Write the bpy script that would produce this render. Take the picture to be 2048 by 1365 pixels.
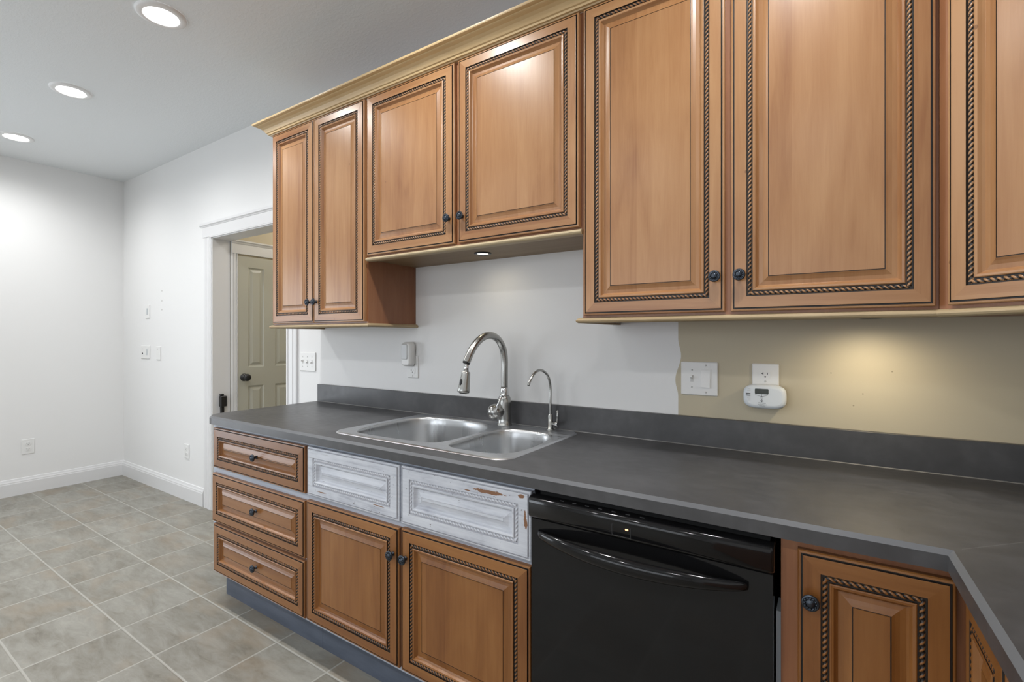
import bpy, bmesh, math, random
from mathutils import Vector, Matrix
random.seed(7)
S = bpy.context.scene
COL = S.collection
for o in list(bpy.data.objects): bpy.data.objects.remove(o)

# ------------------------------------------------------------------ camera, world, exposure, daylight
D = 1.797            # back wall plane (y)
RM = dict(l=-5.569, r=0.83, rear=-3.2, h=2.7596)
cd = bpy.data.cameras.new('camera'); cam = bpy.data.objects.new('camera', cd); COL.objects.link(cam)
cam.location = (0, 0, 1.2962); cam.rotation_euler = (math.pi/2, 0, 0.5811)
cd.sensor_width = 36; cd.sensor_fit = 'HORIZONTAL'; cd.lens = 965.64/2048*36; cd.shift_y = -7.6/2048
cd.clip_start = .02
S.camera = cam
S.view_settings.view_transform = 'Standard'; S.view_settings.look = 'None'
S.view_settings.exposure = 0.06; S.view_settings.gamma = 1.0; S.view_settings.use_curve_mapping = False
S.cycles.use_denoising = True
S.cycles.max_bounces = 8; S.cycles.diffuse_bounces = 5; S.cycles.glossy_bounces = 4
S.cycles.sample_clamp_indirect = 6.0
S.cycles.caustics_reflective = False; S.cycles.caustics_refractive = False
w = bpy.data.worlds.new('sky'); S.world = w; w.use_nodes = True
w.node_tree.nodes['Background'].inputs[0].default_value = (.80, .88, 1, 1)
w.node_tree.nodes['Background'].inputs[1].default_value = 1.2

def area(name, loc, rot, sx, sy, power, col):
    l = bpy.data.lights.new(name, 'AREA'); l.shape = 'RECTANGLE'; l.size = sx; l.size_y = sy
    l.energy = power; l.color = col
    o = bpy.data.objects.new(name, l); COL.objects.link(o); o.location = loc; o.rotation_euler = rot
    return o
PI = math.pi
LEFT_WIN = (-1.9, -.2, .12, 2.1)       # y0 y1 z0 z1 in the left wall (patio door beside the room)
REAR_FILL_WIN = (-3.6, .2, .75, 2.15)      # x0 x1 z0 z1 of an unseen window added behind the camera for fill
area('daylight_left', (RM['l']-.14, (LEFT_WIN[0]+LEFT_WIN[1])/2, 1.1), (0, -PI/2, 0), 1.95, 1.7, 46, (.88, .94, 1))
area('fill_rear', ((REAR_FILL_WIN[0]+REAR_FILL_WIN[1])/2, RM['rear']-.14, 1.45), (PI/2, 0, 0), 3.8, 1.4, 34, (.95, .98, 1))  # fill light entering through the added rear window
CAN_POWER = 47
PUCK_RIGHT, PUCK_MID = 4.2, .7

# ------------------------------------------------------------------ mesh helpers
class MB:
    def __init__(s): s.V=[]; s.F=[]; s.M=[]; s.U=[]; s.S=[]
    def v(s, p): s.V.append(tuple(p)); return len(s.V)-1
    def face(s, idx, m=0, uv=None, sm=False):
        s.F.append(tuple(idx)); s.M.append(m); s.S.append(sm)
        if uv is None: uv = [(0, 0)]*len(idx)
        s.U.append(uv)
    def poly(s, pts, m=0, along=None, sm=False):
        pts = [Vector(p) for p in pts]
        uv = None
        if along is not None:
            a = Vector(along).normalized()
            n = (pts[1]-pts[0]).cross(pts[-1]-pts[0])
            if n.length > 0: n.normalize()
            b = n.cross(a); 
            if b.length < 1e-4: b = Vector((.3, .5, .8)).cross(a)
            b.normalize(); r = random.random()*0
            uv = [(p.dot(a)+r, p.dot(b)) for p in pts]
        s.face([s.v(p) for p in pts], m, uv, sm)
    def box(s, x0, x1, y0, y1, z0, z1, m=0, along=(0, 0, 1), bev=0):
        if bev > 0:
            b = min(bev, (x1-x0)/2.01, (y1-y0)/2.01, (z1-z0)/2.01)
            c = [(x0, x1), (y0, y1), (z0, z1)]
            P = lambda i, j, k, ax: tuple(c[a][(i, j, k)[a]] + (0 if a == ax else (b if (i, j, k)[a] == 0 else -b)) for a in range(3))
            def q(*pts):
                pts = list(pts)
                ctr = Vector(((x0+x1)/2, (y0+y1)/2, (z0+z1)/2)); vs = [Vector(p) for p in pts]
                n = (vs[1]-vs[0]).cross(vs[2]-vs[0])
                mid = sum(vs, Vector())/len(vs)
                if n.dot(mid-ctr) < 0: pts.reverse()
                s.poly(pts, m, along)
            for ax in range(3):
                o = [a for a in range(3) if a != ax]
                for sd in (0, 1):
                    def ix(a, bb):
                        t = [0, 0, 0]; t[ax] = sd; t[o[0]] = a; t[o[1]] = bb; return t
                    q(P(*ix(0, 0), ax), P(*ix(1, 0), ax), P(*ix(1, 1), ax), P(*ix(0, 1), ax))
            for ax in range(3):      # edges along ax
                o = [a for a in range(3) if a != ax]
                for a in (0, 1):
                    for bb in (0, 1):
                        def ix(e):
                            t = [0, 0, 0]; t[ax] = e; t[o[0]] = a; t[o[1]] = bb; return t
                        q(P(*ix(0), o[0]), P(*ix(1), o[0]), P(*ix(1), o[1]), P(*ix(0), o[1]))
            for i in (0, 1):
                for j in (0, 1):
                    for k in (0, 1): q(P(i, j, k, 0), P(i, j, k, 1), P(i, j, k, 2))
            return
        p = [(x, y, z) for x in (x0, x1) for y in (y0, y1) for z in (z0, z1)]
        for f in ((0, 1, 3, 2), (4, 6, 7, 5), (0, 4, 5, 1), (2, 3, 7, 6), (0, 2, 6, 4), (1, 5, 7, 3)):
            s.poly([p[i] for i in f], m, along)
    def loft(s, rings, m=0, closed=True, cap0=False, cap1=False, sm=True, mats=None):
        ids = [[s.v(p) for p in r] for r in rings]; n = len(ids[0])
        for i in range(len(ids)-1):
            for j in range(n if closed else n-1):
                k = (j+1) % n
                s.face((ids[i][j], ids[i][k], ids[i+1][k], ids[i+1][j]), mats[i] if mats else m,
                       [(j/n, i*.1), ((j+1)/n, i*.1), ((j+1)/n, i*.1+.1), (j/n, i*.1+.1)], sm)
        if cap0: s.face(ids[0][::-1], mats[0] if mats else m)
        if cap1: s.face(ids[-1], mats[-1] if mats else m)
    def lathe(s, c, ax, prof, n=24, m=0, cap0=True, cap1=True, mats=None, sm=True):
        ax = Vector(ax).normalized(); t = Vector((0, 0, 1)) if abs(ax.z) < .9 else Vector((1, 0, 0))
        e1 = t.cross(ax).normalized(); e2 = ax.cross(e1); c = Vector(c)
        rings = [[c+ax*h+(e1*math.cos(2*PI*j/n)+e2*math.sin(2*PI*j/n))*max(r, 1e-5) for j in range(n)] for r, h in prof]
        s.loft(rings, m, True, cap0, cap1, sm, mats)
    def tube(s, pts, rad, n=14, m=0, cap=True):
        pts = [Vector(p) for p in pts]
        if not hasattr(rad, '__len__'): rad = [rad]*len(pts)
        T = [(pts[min(i+1, len(pts)-1)]-pts[max(i-1, 0)]).normalized() for i in range(len(pts))]
        up = Vector((0, 0, 1)) if abs(T[0].z) < .9 else Vector((1, 0, 0))
        e = up.cross(T[0]).normalized(); rings = []
        for p, t, r in zip(pts, T, rad):
            e = (e - t*e.dot(t)).normalized(); f = t.cross(e)
            rings.append([p+(e*math.cos(2*PI*j/n)+f*math.sin(2*PI*j/n))*r for j in range(n)])
        s.loft(rings, m, True, cap, cap)
    def sphere(s, c, r, n=12, k=8, m=0, sc=(1, 1, 1)):
        c = Vector(c); rings = []
        for i in range(k+1):
            a = -PI/2+PI*i/k; rr = max(math.cos(a), 1e-3)*r
            rings.append([c+Vector((rr*math.cos(2*PI*j/n)*sc[0], rr*math.sin(2*PI*j/n)*sc[1], r*math.sin(a)*sc[2])) for j in range(n)])
        s.loft(rings, m)
    def build(s, name, mats, parent=None, origin=None, fix=False):
        if not isinstance(mats, (list, tuple)): mats = [mats]
        if origin is None:
            lo = [min(v[i] for v in s.V) for i in range(3)]; hi = [max(v[i] for v in s.V) for i in range(3)]
            origin = ((lo[0]+hi[0])/2, (lo[1]+hi[1])/2, lo[2])
        me = bpy.data.meshes.new(name)
        me.from_pydata([(v[0]-origin[0], v[1]-origin[1], v[2]-origin[2]) for v in s.V], [], s.F)
        me.polygons.foreach_set('material_index', s.M); me.polygons.foreach_set('use_smooth', s.S)
        uvl = me.uv_layers.new(name='uv')
        flat = [c for f in s.U for uv in f for c in uv]
        uvl.data.foreach_set('uv', flat)
        if fix:
            bm = bmesh.new(); bm.from_mesh(me); bmesh.ops.remove_doubles(bm, verts=bm.verts, dist=1e-6)
            bmesh.ops.recalc_face_normals(bm, faces=bm.faces); bm.to_mesh(me); bm.free()
        for m in mats: me.materials.append(m)
        me.update()
        o = bpy.data.objects.new(name, me); COL.objects.link(o)
        link(o, parent, origin)
        return o
WORLD = {}
def link(o, parent, origin):
    WORLD[o.name] = Vector(origin)
    if parent: 
        o.parent = parent; o.location = Vector(origin)-WORLD[parent.name]
    else: o.location = origin
def tag(o, label, cat, group=None, kind=None):
    o['label'] = label; o['category'] = cat
    if group: o['group'] = group
    if kind: o['kind'] = kind
    return o
def thing(name, loc, label, cat, group=None):
    o = bpy.data.objects.new(name, None); o.empty_display_size = .05; COL.objects.link(o)
    link(o, None, loc); return tag(o, label, cat, group)
def struct(o, label, cat): return tag(o, label, cat, None, 'structure')
def rrect(x0, x1, y0, y1, r, n=6):
    out = []
    for cx, cy, a in ((x1-r, y1-r, 0), (x0+r, y1-r, PI/2), (x0+r, y0+r, PI), (x1-r, y0+r, 3*PI/2)):
        for i in range(n+1):
            t = a+PI/2*i/n; out.append((cx+r*math.cos(t), cy+r*math.sin(t)))
    return out
def catmull(pts, k=6, closed=False):
    pts = [Vector(p) for p in pts]; n = len(pts); out = []
    rng = n if closed else n-1
    for i in range(rng):
        g = (lambda j: pts[j % n]) if closed else (lambda j: pts[max(0, min(n-1, j))])
        a, b, c, d = g(i-1), g(i), g(i+1), g(i+2)
        for q in range(k):
            t = q/k; out.append(.5*((2*b)+(c-a)*t+(2*a-5*b+4*c-d)*t*t+(3*b-a-3*c+d)*t**3))
    if not closed: out.append(pts[-1])
    return out
def holed(mb_bm, loops, z, flip=False):
    """planar face with holes, filled in a bmesh"""
    edges = []
    for lp in loops:
        vs = [mb_bm.verts.new((p[0], p[1], z)) for p in lp]
        edges += [mb_bm.edges.new((vs[i], vs[(i+1) % len(vs)])) for i in range(len(vs))]
    g = bmesh.ops.triangle_fill(mb_bm, use_beauty=True, use_dissolve=False, edges=edges, normal=(0, 0, -1 if flip else 1))
def add_holed(mb, loops, z, m=0, up=True):
    bm = bmesh.new(); holed(bm, loops, z)
    bm.verts.index_update()
    base = len(mb.V); mb.V += [tuple(v.co) for v in bm.verts]
    for f in bm.faces:
        ids = [base+v.index for v in f.verts]
        if (f.normal.z > 0) != up: ids.reverse()
        mb.face(ids, m, [(mb.V[i][0], mb.V[i][1]) for i in ids])
    bm.free()

# ------------------------------------------------------------------ materials
def mat(name, col, rough=.5, metal=0, spec=.5, emit=None, estr=0, coat=0):
    m = bpy.data.materials.new(name); m.use_nodes = True; b = m.node_tree.nodes['Principled BSDF']
    b.inputs['Base Color'].default_value = (*col, 1); b.inputs['Roughness'].default_value = rough
    b.inputs['Metallic'].default_value = metal; b.inputs['Specular IOR Level'].default_value = spec
    b.inputs['Coat Weight'].default_value = coat
    if emit: b.inputs['Emission Color'].default_value = (*emit, 1); b.inputs['Emission Strength'].default_value = estr
    return m
def srgb(r, g, b):
    f = lambda c: c/12.92 if c <= .04045 else ((c+.055)/1.055)**2.4
    return tuple(f(c/255) for c in (r, g, b))
class NT:
    def __init__(s, m): s.t = m.node_tree; s.b = s.t.nodes['Principled BSDF']
    def n(s, typ, **kw):
        nd = s.t.nodes.new(typ)
        for k, v in kw.items(): setattr(nd, k, v)
        return nd
    def L(s, a, b): s.t.links.new(a, b)
    def math(s, op, a, b=None, c=None, clamp=False):
        nd = s.n('ShaderNodeMath', operation=op); nd.use_clamp = clamp
        for i, x in enumerate((a, b, c)):
            if x is None: continue
            if hasattr(x, 'is_output'): s.L(x, nd.inputs[i])
            else: nd.inputs[i].default_value = x
        return nd.outputs[0]
    def noise(s, vec, scale, detail=3, rough=.5, dist=0):
        nd = s.n('ShaderNodeTexNoise'); nd.inputs['Scale'].default_value = scale; nd.inputs['Detail'].default_value = detail
        nd.inputs['Roughness'].default_value = rough; nd.inputs['Distortion'].default_value = dist
        if vec is not None: s.L(vec, nd.inputs['Vector'])
        return nd.outputs['Fac']
    def scale(s, vec, sc, off=(0, 0, 0)):
        nd = s.n('ShaderNodeMapping'); nd.inputs['Scale'].default_value = sc; nd.inputs['Location'].default_value = off
        s.L(vec, nd.inputs['Vector']); return nd.outputs[0]
    def mix(s, f, a, b):
        nd = s.n('ShaderNodeMix', data_type='RGBA')
        for i, x in ((0, f), (6, a), (7, b)):
            if hasattr(x, 'is_output'): s.L(x, nd.inputs[i])
            else: nd.inputs[i].default_value = (*x, 1) if isinstance(x, tuple) else x
        return nd.outputs[2]
    def ramp(s, f, stops):
        nd = s.n('ShaderNodeValToRGB'); cr = nd.color_ramp
        while len(cr.elements) < len(stops): cr.elements.new(.5)
        for e, (p, c) in zip(cr.elements, stops):
            e.position = p; e.color = (*c, 1) if isinstance(c, tuple) else (c, c, c, 1)
        s.L(f, nd.inputs[0]); return nd.outputs[0]
    def pos(s): return s.n('ShaderNodeNewGeometry').outputs['Position']
    def uv(s): return s.n('ShaderNodeTexCoord').outputs['UV']
    def sep(s, vec):
        nd = s.n('ShaderNodeSeparateXYZ'); s.L(vec, nd.inputs[0]); return nd.outputs
    def bump(s, h, strength=.3, dist=.002):
        nd = s.n('ShaderNodeBump'); nd.inputs['Strength'].default_value = strength; nd.inputs['Distance'].default_value = dist
        s.L(h, nd.inputs['Height']); s.L(nd.outputs[0], s.b.inputs['Normal'])
    def color(s, c): s.L(c, s.b.inputs['Base Color'])

def wood(name, light, mid, dark, rough=.32, knots=True, coat=.13):
    m = mat(name, mid, rough, coat=coat); t = NT(m); t.b.inputs['Coat Roughness'].default_value = .24
    uv = t.uv()
    cloud = t.noise(t.scale(uv, (1.3, 6, 1)), 1.0, 3, .55, .8)
    grain = t.noise(t.scale(uv, (2.2, 34, 1), (3.1, 1.7, 0)), 1.0, 4, .6, 1.2)
    fine = t.noise(t.scale(uv, (14, 260, 1)), 1.0, 2, .5)
    f = t.math('ADD', t.math('MULTIPLY', cloud, .62), t.math('ADD', t.math('MULTIPLY', grain, .30), t.math('MULTIPLY', fine, .10)))
    sp = t.sep(uv); cc = t.n('ShaderNodeCombineXYZ'); t.L(t.math('FLOOR', t.math('DIVIDE', sp[1], .083)), cc.inputs[1])
    wn = t.n('ShaderNodeTexWhiteNoise', noise_dimensions='3D'); t.L(cc.outputs[0], wn.inputs['Vector'])
    f = t.math('ADD', f, t.math('MULTIPLY', t.math('SUBTRACT', wn.outputs['Value'], .5), .13))
    c = t.ramp(f, [(.34, dark), (.50, mid), (.68, light)])
    if knots:
        vo = t.n('ShaderNodeTexVoronoi'); vo.inputs['Scale'].default_value = 1.0
        t.L(t.scale(uv, (5.2, 8.5, 1)), vo.inputs['Vector'])
        k = t.math('LESS_THAN', vo.outputs['Distance'], t.math('MULTIPLY', t.noise(uv, 3.1, 1), .042))
        c = t.mix(t.math('MULTIPLY', k, .6), c, (.09, .035, .015))
        rg = t.math('SUBTRACT', 1, t.math('MULTIPLY', vo.outputs['Distance'], 4.5), clamp=True)
        c = t.mix(t.math('MULTIPLY', rg, .16), c, dark)
    t.color(c); t.bump(fine, .05, .001)
    return m

M = {}
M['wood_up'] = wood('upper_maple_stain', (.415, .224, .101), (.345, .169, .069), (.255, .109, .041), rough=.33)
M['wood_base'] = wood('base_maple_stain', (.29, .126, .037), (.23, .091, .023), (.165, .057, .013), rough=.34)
M['wood_side'] = wood('cabinet_side_wood', (.30, .13, .058), (.25, .10, .043), (.20, .075, .032), rough=.4, knots=False)
M['wood_frame'] = wood('face_frame_wood', (.36, .16, .07), (.29, .12, .052), (.22, .085, .036), rough=.4, knots=False)
M['maple'] = wood('bare_maple_crown', (.62, .46, .25), (.54, .385, .195), (.45, .30, .14), rough=.42, knots=False, coat=.1)
M['underside'] = wood('cabinet_underside', (.30, .21, .115), (.25, .17, .09), (.19, .12, .06), rough=.5, knots=False, coat=0)
M['oak'] = wood('bare_oak_strip', (.50, .40, .245), (.41, .31, .18), (.30, .21, .11), rough=.5, knots=False, coat=0)
M['glaze'] = mat('dark_glaze', (.018, .013, .010), .45)
M['iron'] = mat('dark_iron', (.05, .06, .075), .30, .85)
M['white_plastic'] = mat('white_plastic', (.76, .76, .75), .35)
M['bluish_plastic'] = mat('alarm_plastic', (.72, .76, .79), .35)
M['slot'] = mat('slot_black', (.01, .01, .01), .6)
M['screw'] = mat('plate_screw', (.55, .55, .54), .4)
M['lens_white'] = mat('frosted_lens', (.62, .63, .64), .25)
M['lcd'] = mat('lcd_glass', (.035, .042, .036), .15)
M['ink'] = mat('printed_ink', (.06, .065, .07), .5)
M['black_plastic'] = mat('black_plastic', (.012, .012, .013), .35)
M['black_gloss'] = mat('black_gloss_enamel', (.007, .007, .0075), .10, spec=.28, coat=.12)
M['led'] = mat('orange_led', (.9, .35, .15), .4, emit=(1, .42, .2), estr=2.2)
M['mark'] = mat('button_print', (.05, .05, .053), .5)
M['can_on'] = mat('lamp_lens_on', (1, 1, 1), .4, emit=(1, .99, .97), estr=14)
M['puck_on'] = mat('puck_lens_on', (1, 1, 1), .4, emit=(1, .86, .62), estr=8)
M['trim_white'] = mat('white_trim_paint', (.71, .71, .715), .34)
M['hall_trim'] = M['trim_white']
M['can_trim'] = mat('lamp_trim_white', (.78, .78, .78), .4)
M['steel_grey'] = mat('grey_filler_paint', (.36, .40, .44), .45)
M['caulk'] = mat('pale_caulk', (.17, .17, .17), .5)
M['door_paint'] = mat('hall_door_paint', (.47, .465, .395), .4)
M['toe'] = mat('toe_kick_blue_grey', (.075, .092, .125), .45)
t = NT(M['toe']); t.color(t.ramp(t.noise(t.scale(t.pos(), (2, 2, 9)), 3, 3), [(.3, (.06, .075, .105)), (.7, (.092, .11, .148))]))

# painted cabinet frame, brushed over bluish white
M['frame_paint'] = mat('frame_paint', (.42, .46, .53), .4)
t = NT(M['frame_paint'])
t.color(t.ramp(t.noise(t.scale(t.pos(), (4, 4, 60)), 1, 4, .6), [(.3, (.36, .40, .47)), (.7, (.50, .53, .60))]))

def distressed(name, ox):
    m = mat(name, (.62, .65, .69), .45); t = NT(m); p = t.pos()
    streak = t.noise(t.scale(p, (4, 4, 90)), 1, 4, .65, .5)
    blot = t.noise(t.scale(p, (9, 9, 22)), 1, 3, .6)
    f = t.math('ADD', t.math('MULTIPLY', streak, .55), t.math('MULTIPLY', blot, .45))
    c = t.ramp(f, [(.33, (.38, .40, .46)), (.46, (.55, .575, .63)), (.62, (.64, .665, .715))])
    speck = t.noise(t.scale(p, (70, 70, 110)), 1, 2, .5)
    c = t.mix(t.math('GREATER_THAN', speck, .735), c, (.13, .12, .13))
    scr = t.noise(t.scale(p, (9, 9, 260), (.4, 0, 2.2)), 1, 2, .5)
    c = t.mix(t.math('MULTIPLY', t.math('GREATER_THAN', scr, .735), .7), c, (.2, .19, .2))
    x, y, z = t.sep(p)
    # chipped patches down to the brown stain
    nz = t.noise(t.scale(p, (55, 55, 190)), 1, 5, .75)
    for cx, cz, rx, rz in ox:
        dx = t.math('DIVIDE', t.math('SUBTRACT', x, cx), rx); dz = t.math('DIVIDE', t.math('SUBTRACT', z, cz), rz)
        d = t.math('ADD', t.math('MULTIPLY', dx, dx), t.math('MULTIPLY', dz, dz))
        hit = t.math('LESS_THAN', t.math('ADD', d, t.math('MULTIPLY', t.math('SUBTRACT', nz, .5), 3.4)), .75)
        c = t.mix(hit, c, (.23, .11, .055))
    t.color(c); return m
M['white_a'] = distressed('distressed_white_paint', [(-1.655, .690, .03, .0025), (-1.33, .70, .03, .002)])
M['white_b'] = distressed('distressed_white_paint_chipped', [(-.852, .8335, .062, .0065), (-.928, .8255, .014, .0025), (-.735, .842, .012, .007), (-.722, .78, .004, .028), (-.719, .765, .005, .014)])
M['glaze_white'] = mat('grey_glaze', (.48, .49, .53), .5)

# walls
M['wall'] = mat('wall_white_paint', (.775, .775, .772), .55)
t = NT(M['wall']); t.bump(t.noise(t.pos(), 160, 3), .06, .001)
M['tan'] = mat('tan_paint', (.51, .45, .325), .5)
M['wall_back'] = mat('wall_white_and_tan_paint', (.775, .775, .772), .5)
t = NT(M['wall_back']); p = t.pos(); x, y, z = t.sep(p)
wob = t.math('MULTIPLY', t.math('SUBTRACT', t.noise(t.scale(p, (0, 0, 1), (0, 0, .37)), 9, 0), .5), .075)
isT = t.math('GREATER_THAN', t.math('ADD', x, wob), -.458)
inRoom = t.math('MULTIPLY', t.math('LESS_THAN', z, 1.9), isT)
hall = t.math('GREATER_THAN', y, D+.02)
c = t.mix(t.math('MAXIMUM', inRoom, hall), (.775, .775, .772), (.51, .45, .325))
hole = None
for hx, hz in ((.005, 1.185), (.085, 1.125), (.155, 1.195), (.062, 1.088)):
    d = t.math('ADD', t.math('POWER', t.math('SUBTRACT', x, hx), 2), t.math('POWER', t.math('SUBTRACT', z, hz), 2))
    h = t.math('LESS_THAN', d, .0000045); hole = h if hole is None else t.math('MAXIMUM', hole, h)
for hz in (1.69, 1.605, 1.53):
    d = t.math('ADD', t.math('POWER', t.math('SUBTRACT', x, -4.74), 2), t.math('POWER', t.math('SUBTRACT', z, hz), 2))
    hole = t.math('MAXIMUM', hole, t.math('LESS_THAN', d, .00004))
c = t.mix(t.math('MULTIPLY', hole, .55), c, (.12, .09, .06))
t.color(c); t.bump(t.noise(p, 160, 3), .05, .001)
M['ceiling'] = mat('ceiling_texture_paint', (.745, .77, .785), .7)
t = NT(M['ceiling']); p = t.pos()
t.bump(t.ramp(t.noise(t.scale(p, (1, 1.8, 1)), 38, 4, .6, .8), [(.45, 0.0), (.62, 1.0)]), .16, .003)

# floor tile : 0.336 x 0.322 grid
M['floor'] = mat('stone_tile', (.3, .28, .25), .42)
t = NT(M['floor']); p = t.pos(); x, y, z = t.sep(p)
gx = t.math('DIVIDE', t.math('SUBTRACT', x, -2.296), .336); gy = t.math('DIVIDE', t.math('SUBTRACT', y, .843), .3215)
fx, fy = t.math('FRACT', gx), t.math('FRACT', gy)
ix, iy = t.math('FLOOR', gx), t.math('FLOOR', gy)
ex = t.math('MINIMUM', fx, t.math('SUBTRACT', 1, fx)); ey = t.math('MINIMUM', fy, t.math('SUBTRACT', 1, fy))
edge = t.math('MINIMUM', ex, ey)
grout = t.math('LESS_THAN', edge, .0115)
cb = t.n('ShaderNodeCombineXYZ'); t.L(ix, cb.inputs[0]); t.L(iy, cb.inputs[1])
wn = t.n('ShaderNodeTexWhiteNoise', noise_dimensions='3D'); t.L(cb.outputs[0], wn.inputs['Vector'])
off = t.n('ShaderNodeVectorMath', operation='SCALE'); t.L(wn.outputs['Color'], off.inputs[0]); off.inputs['Scale'].default_value = 9
add = t.n('ShaderNodeVectorMath', operation='ADD'); t.L(p, add.inputs[0]); t.L(off.outputs[0], add.inputs[1])
P2 = add.outputs[0]
n1 = t.noise(t.scale(P2, (1.5, 4.2, 1)), 1.5, 6, .68, .7)
n2 = t.noise(t.scale(P2, (5, 16, 1)), 1.6, 6, .7, .8)
n3 = t.noise(t.scale(P2, (1.6, 3.2, 1), (4, 2, 0)), 1.7, 3, .55, .5)
f = t.math('ADD', t.math('ADD', t.math('MULTIPLY', n1, .56), t.math('MULTIPLY', n2, .44)), t.math('MULTIPLY', t.math('SUBTRACT', wn.outputs['Value'], .5), .06))
c = t.ramp(f, [(.30, (.125, .110, .086)), (.42, (.198, .186, .155)), (.54, (.258, .249, .218)), (.72, (.35, .338, .30))])
warm = t.ramp(n3, [(.50, 0.0), (.72, .55)])
c = t.mix(warm, c, (.27, .21, .145))
c = t.mix(grout, c, (.36, .35, .315))
t.color(c)
h = t.math('ADD', t.ramp(edge, [(0.006, 0.0), (.02, 1.0)]), t.math('MULTIPLY', n2, .35))
t.bump(h, .35, .003)

# laminate worktop
M['counter'] = mat('charcoal_laminate', (.05, .05, .053), .30)
t = NT(M['counter']); p = t.pos(); x, y, z = t.sep(p)
n1 = t.noise(p, 5.5, 5, .6, .6); n2 = t.noise(t.scale(p, (1, 1.6, 1)), 26, 3, .5)
f = t.math('ADD', t.math('MULTIPLY', n1, .7), t.math('MULTIPLY', n2, .3))
c = t.ramp(f, [(.30, (.043, .043, .045)), (.5, (.057, .057, .060)), (.70, (.082, .082, .086))])
seam = t.math('LESS_THAN', t.math('ABSOLUTE', t.math('SUBTRACT', t.math('SUBTRACT', x, .188), t.math('SUBTRACT', y, 1.160))), .0011)
seam = t.math('MULTIPLY', seam, t.math('GREATER_THAN', x, .20))
c = t.mix(t.math('MULTIPLY', seam, .5), c, (.2, .2, .2)); 
t.color(c); t.L(t.ramp(n2, [(.3, .33), (.7, .39)]), t.b.inputs['Roughness'])
M['counter_edge_sheen'] = mat('laminate_bevel_sheen', (.12, .124, .132), .28)  # reflection of ceiling and window painted in as a lighter bevel colour

def steel(name, col, r0, stretch=None, metal=1.0, bmp=.004):
    m = mat(name, col, r0, metal); t = NT(m)
    if stretch:
        n = t.noise(t.scale(t.pos(), stretch), 1, 3, .6)
        t.L(t.ramp(n, [(.3, r0*.75), (.7, r0*1.35)]), t.b.inputs['Roughness'])
        
        if bmp: t.bump(n, bmp, .0006)
    return m
M['sink_steel'] = steel('brushed_sink_steel', (.54, .55, .56), .30, (12, 12, .25), bmp=0)
M['sink_rim'] = steel('brushed_rim_steel', (.66, .68, .71), .34, (6, 120, 6), bmp=0)
M['nickel'] = steel('brushed_nickel', (.40, .40, .385), .24)
M['chrome'] = steel('polished_steel', (.62, .62, .62), .12)

# ------------------------------------------------------------------ room shell
L_, R_, RE, H_ = RM['l'], RM['r'], RM['rear'], RM['h']
OP = (-3.860, -2.886, 2.045)                 # doorway x0 x1 top
HY = D+.115                                  # hall side of the back wall
b = MB(); b.poly([(L_-.2, RE-.2, 0), (R_+.2, RE-.2, 0), (R_+.2, 3.4, 0), (L_-.2, 3.4, 0)]); b.box(L_-.2, R_+.2, RE-.2, 3.4, -.06, -.001)
struct(b.build('floor', M['floor'], origin=(0, 0, 0)), 'grey beige stone look tile floor with pale grout lines', 'floor')
b = MB(); b.box(L_-.2, R_+.2, RE-.2, HY+1.5, H_, H_+.08)
struct(b.build('ceiling', M['ceiling'], origin=(0, 0, H_)), 'pale grey textured ceiling with recessed lights', 'ceiling')
b = MB(); b.box(L_-.1, OP[0], D, HY, 0, H_); b.box(OP[1], R_+.1, D, HY, 0, H_); b.box(OP[0], OP[1], D, HY, OP[2], H_)
struct(b.build('wall_back', M['wall_back'], origin=(0, D, 0)), 'long wall behind the sink, white on the left and tan under the right cabinets', 'wall')
y0, y1, z0, z1 = LEFT_WIN
b = MB(); b.box(L_-.1, L_, y1, D, 0, H_); b.box(L_-.1, L_, RE, y0, 0, H_); b.box(L_-.1, L_, y0, y1, z1, H_); b.box(L_-.1, L_, y0, y1, 0, z0)
struct(b.build('wall_left', M['wall'], origin=(L_, 0, 0)), 'white end wall on the left with one low outlet', 'wall')
b = MB(); b.box(R_, R_+.1, RE, D, 0, H_)
struct(b.build('wall_right', M['wall'], origin=(R_, 0, 0)), 'white wall on the right behind the corner worktop', 'wall')
x0, x1, z0, z1 = REAR_FILL_WIN
b = MB(); b.box(L_-.1, x0, RE-.1, RE, 0, H_); b.box(x1, R_+.1, RE-.1, RE, 0, H_); b.box(x0, x1, RE-.1, RE, 0, z0); b.box(x0, x1, RE-.1, RE, z1, H_)
struct(b.build('wall_rear', M['wall'], origin=(0, RE, 0)), 'white wall behind the camera with an added wide window for fill light', 'wall')
def window(name, axis, a0, a1, z0, z1, pos, label, nm):
    b = MB(); f = .05
    def bx(u0, u1, v0, v1):
        if axis == 'x': b.box(u0, u1, pos-.08, pos-.02, v0, v1)
        else: b.box(pos-.08, pos-.02, u0, u1, v0, v1)
    bx(a0, a1, z0, z0+f); bx(a0, a1, z1-f, z1)
    for i in range(nm+1):
        c = a0+(a1-a0-f)*i/nm; bx(c, c+f, z0+f, z1-f)
    struct(b.build(name, M['trim_white']), label, 'window')
window('window_1', 'y', *LEFT_WIN, L_, 'white framed patio window in the left wall, outside the view', 2)
window('fill_window', 'x', *REAR_FILL_WIN, RE, 'white framed wide window added behind the camera for fill light', 4)

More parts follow.
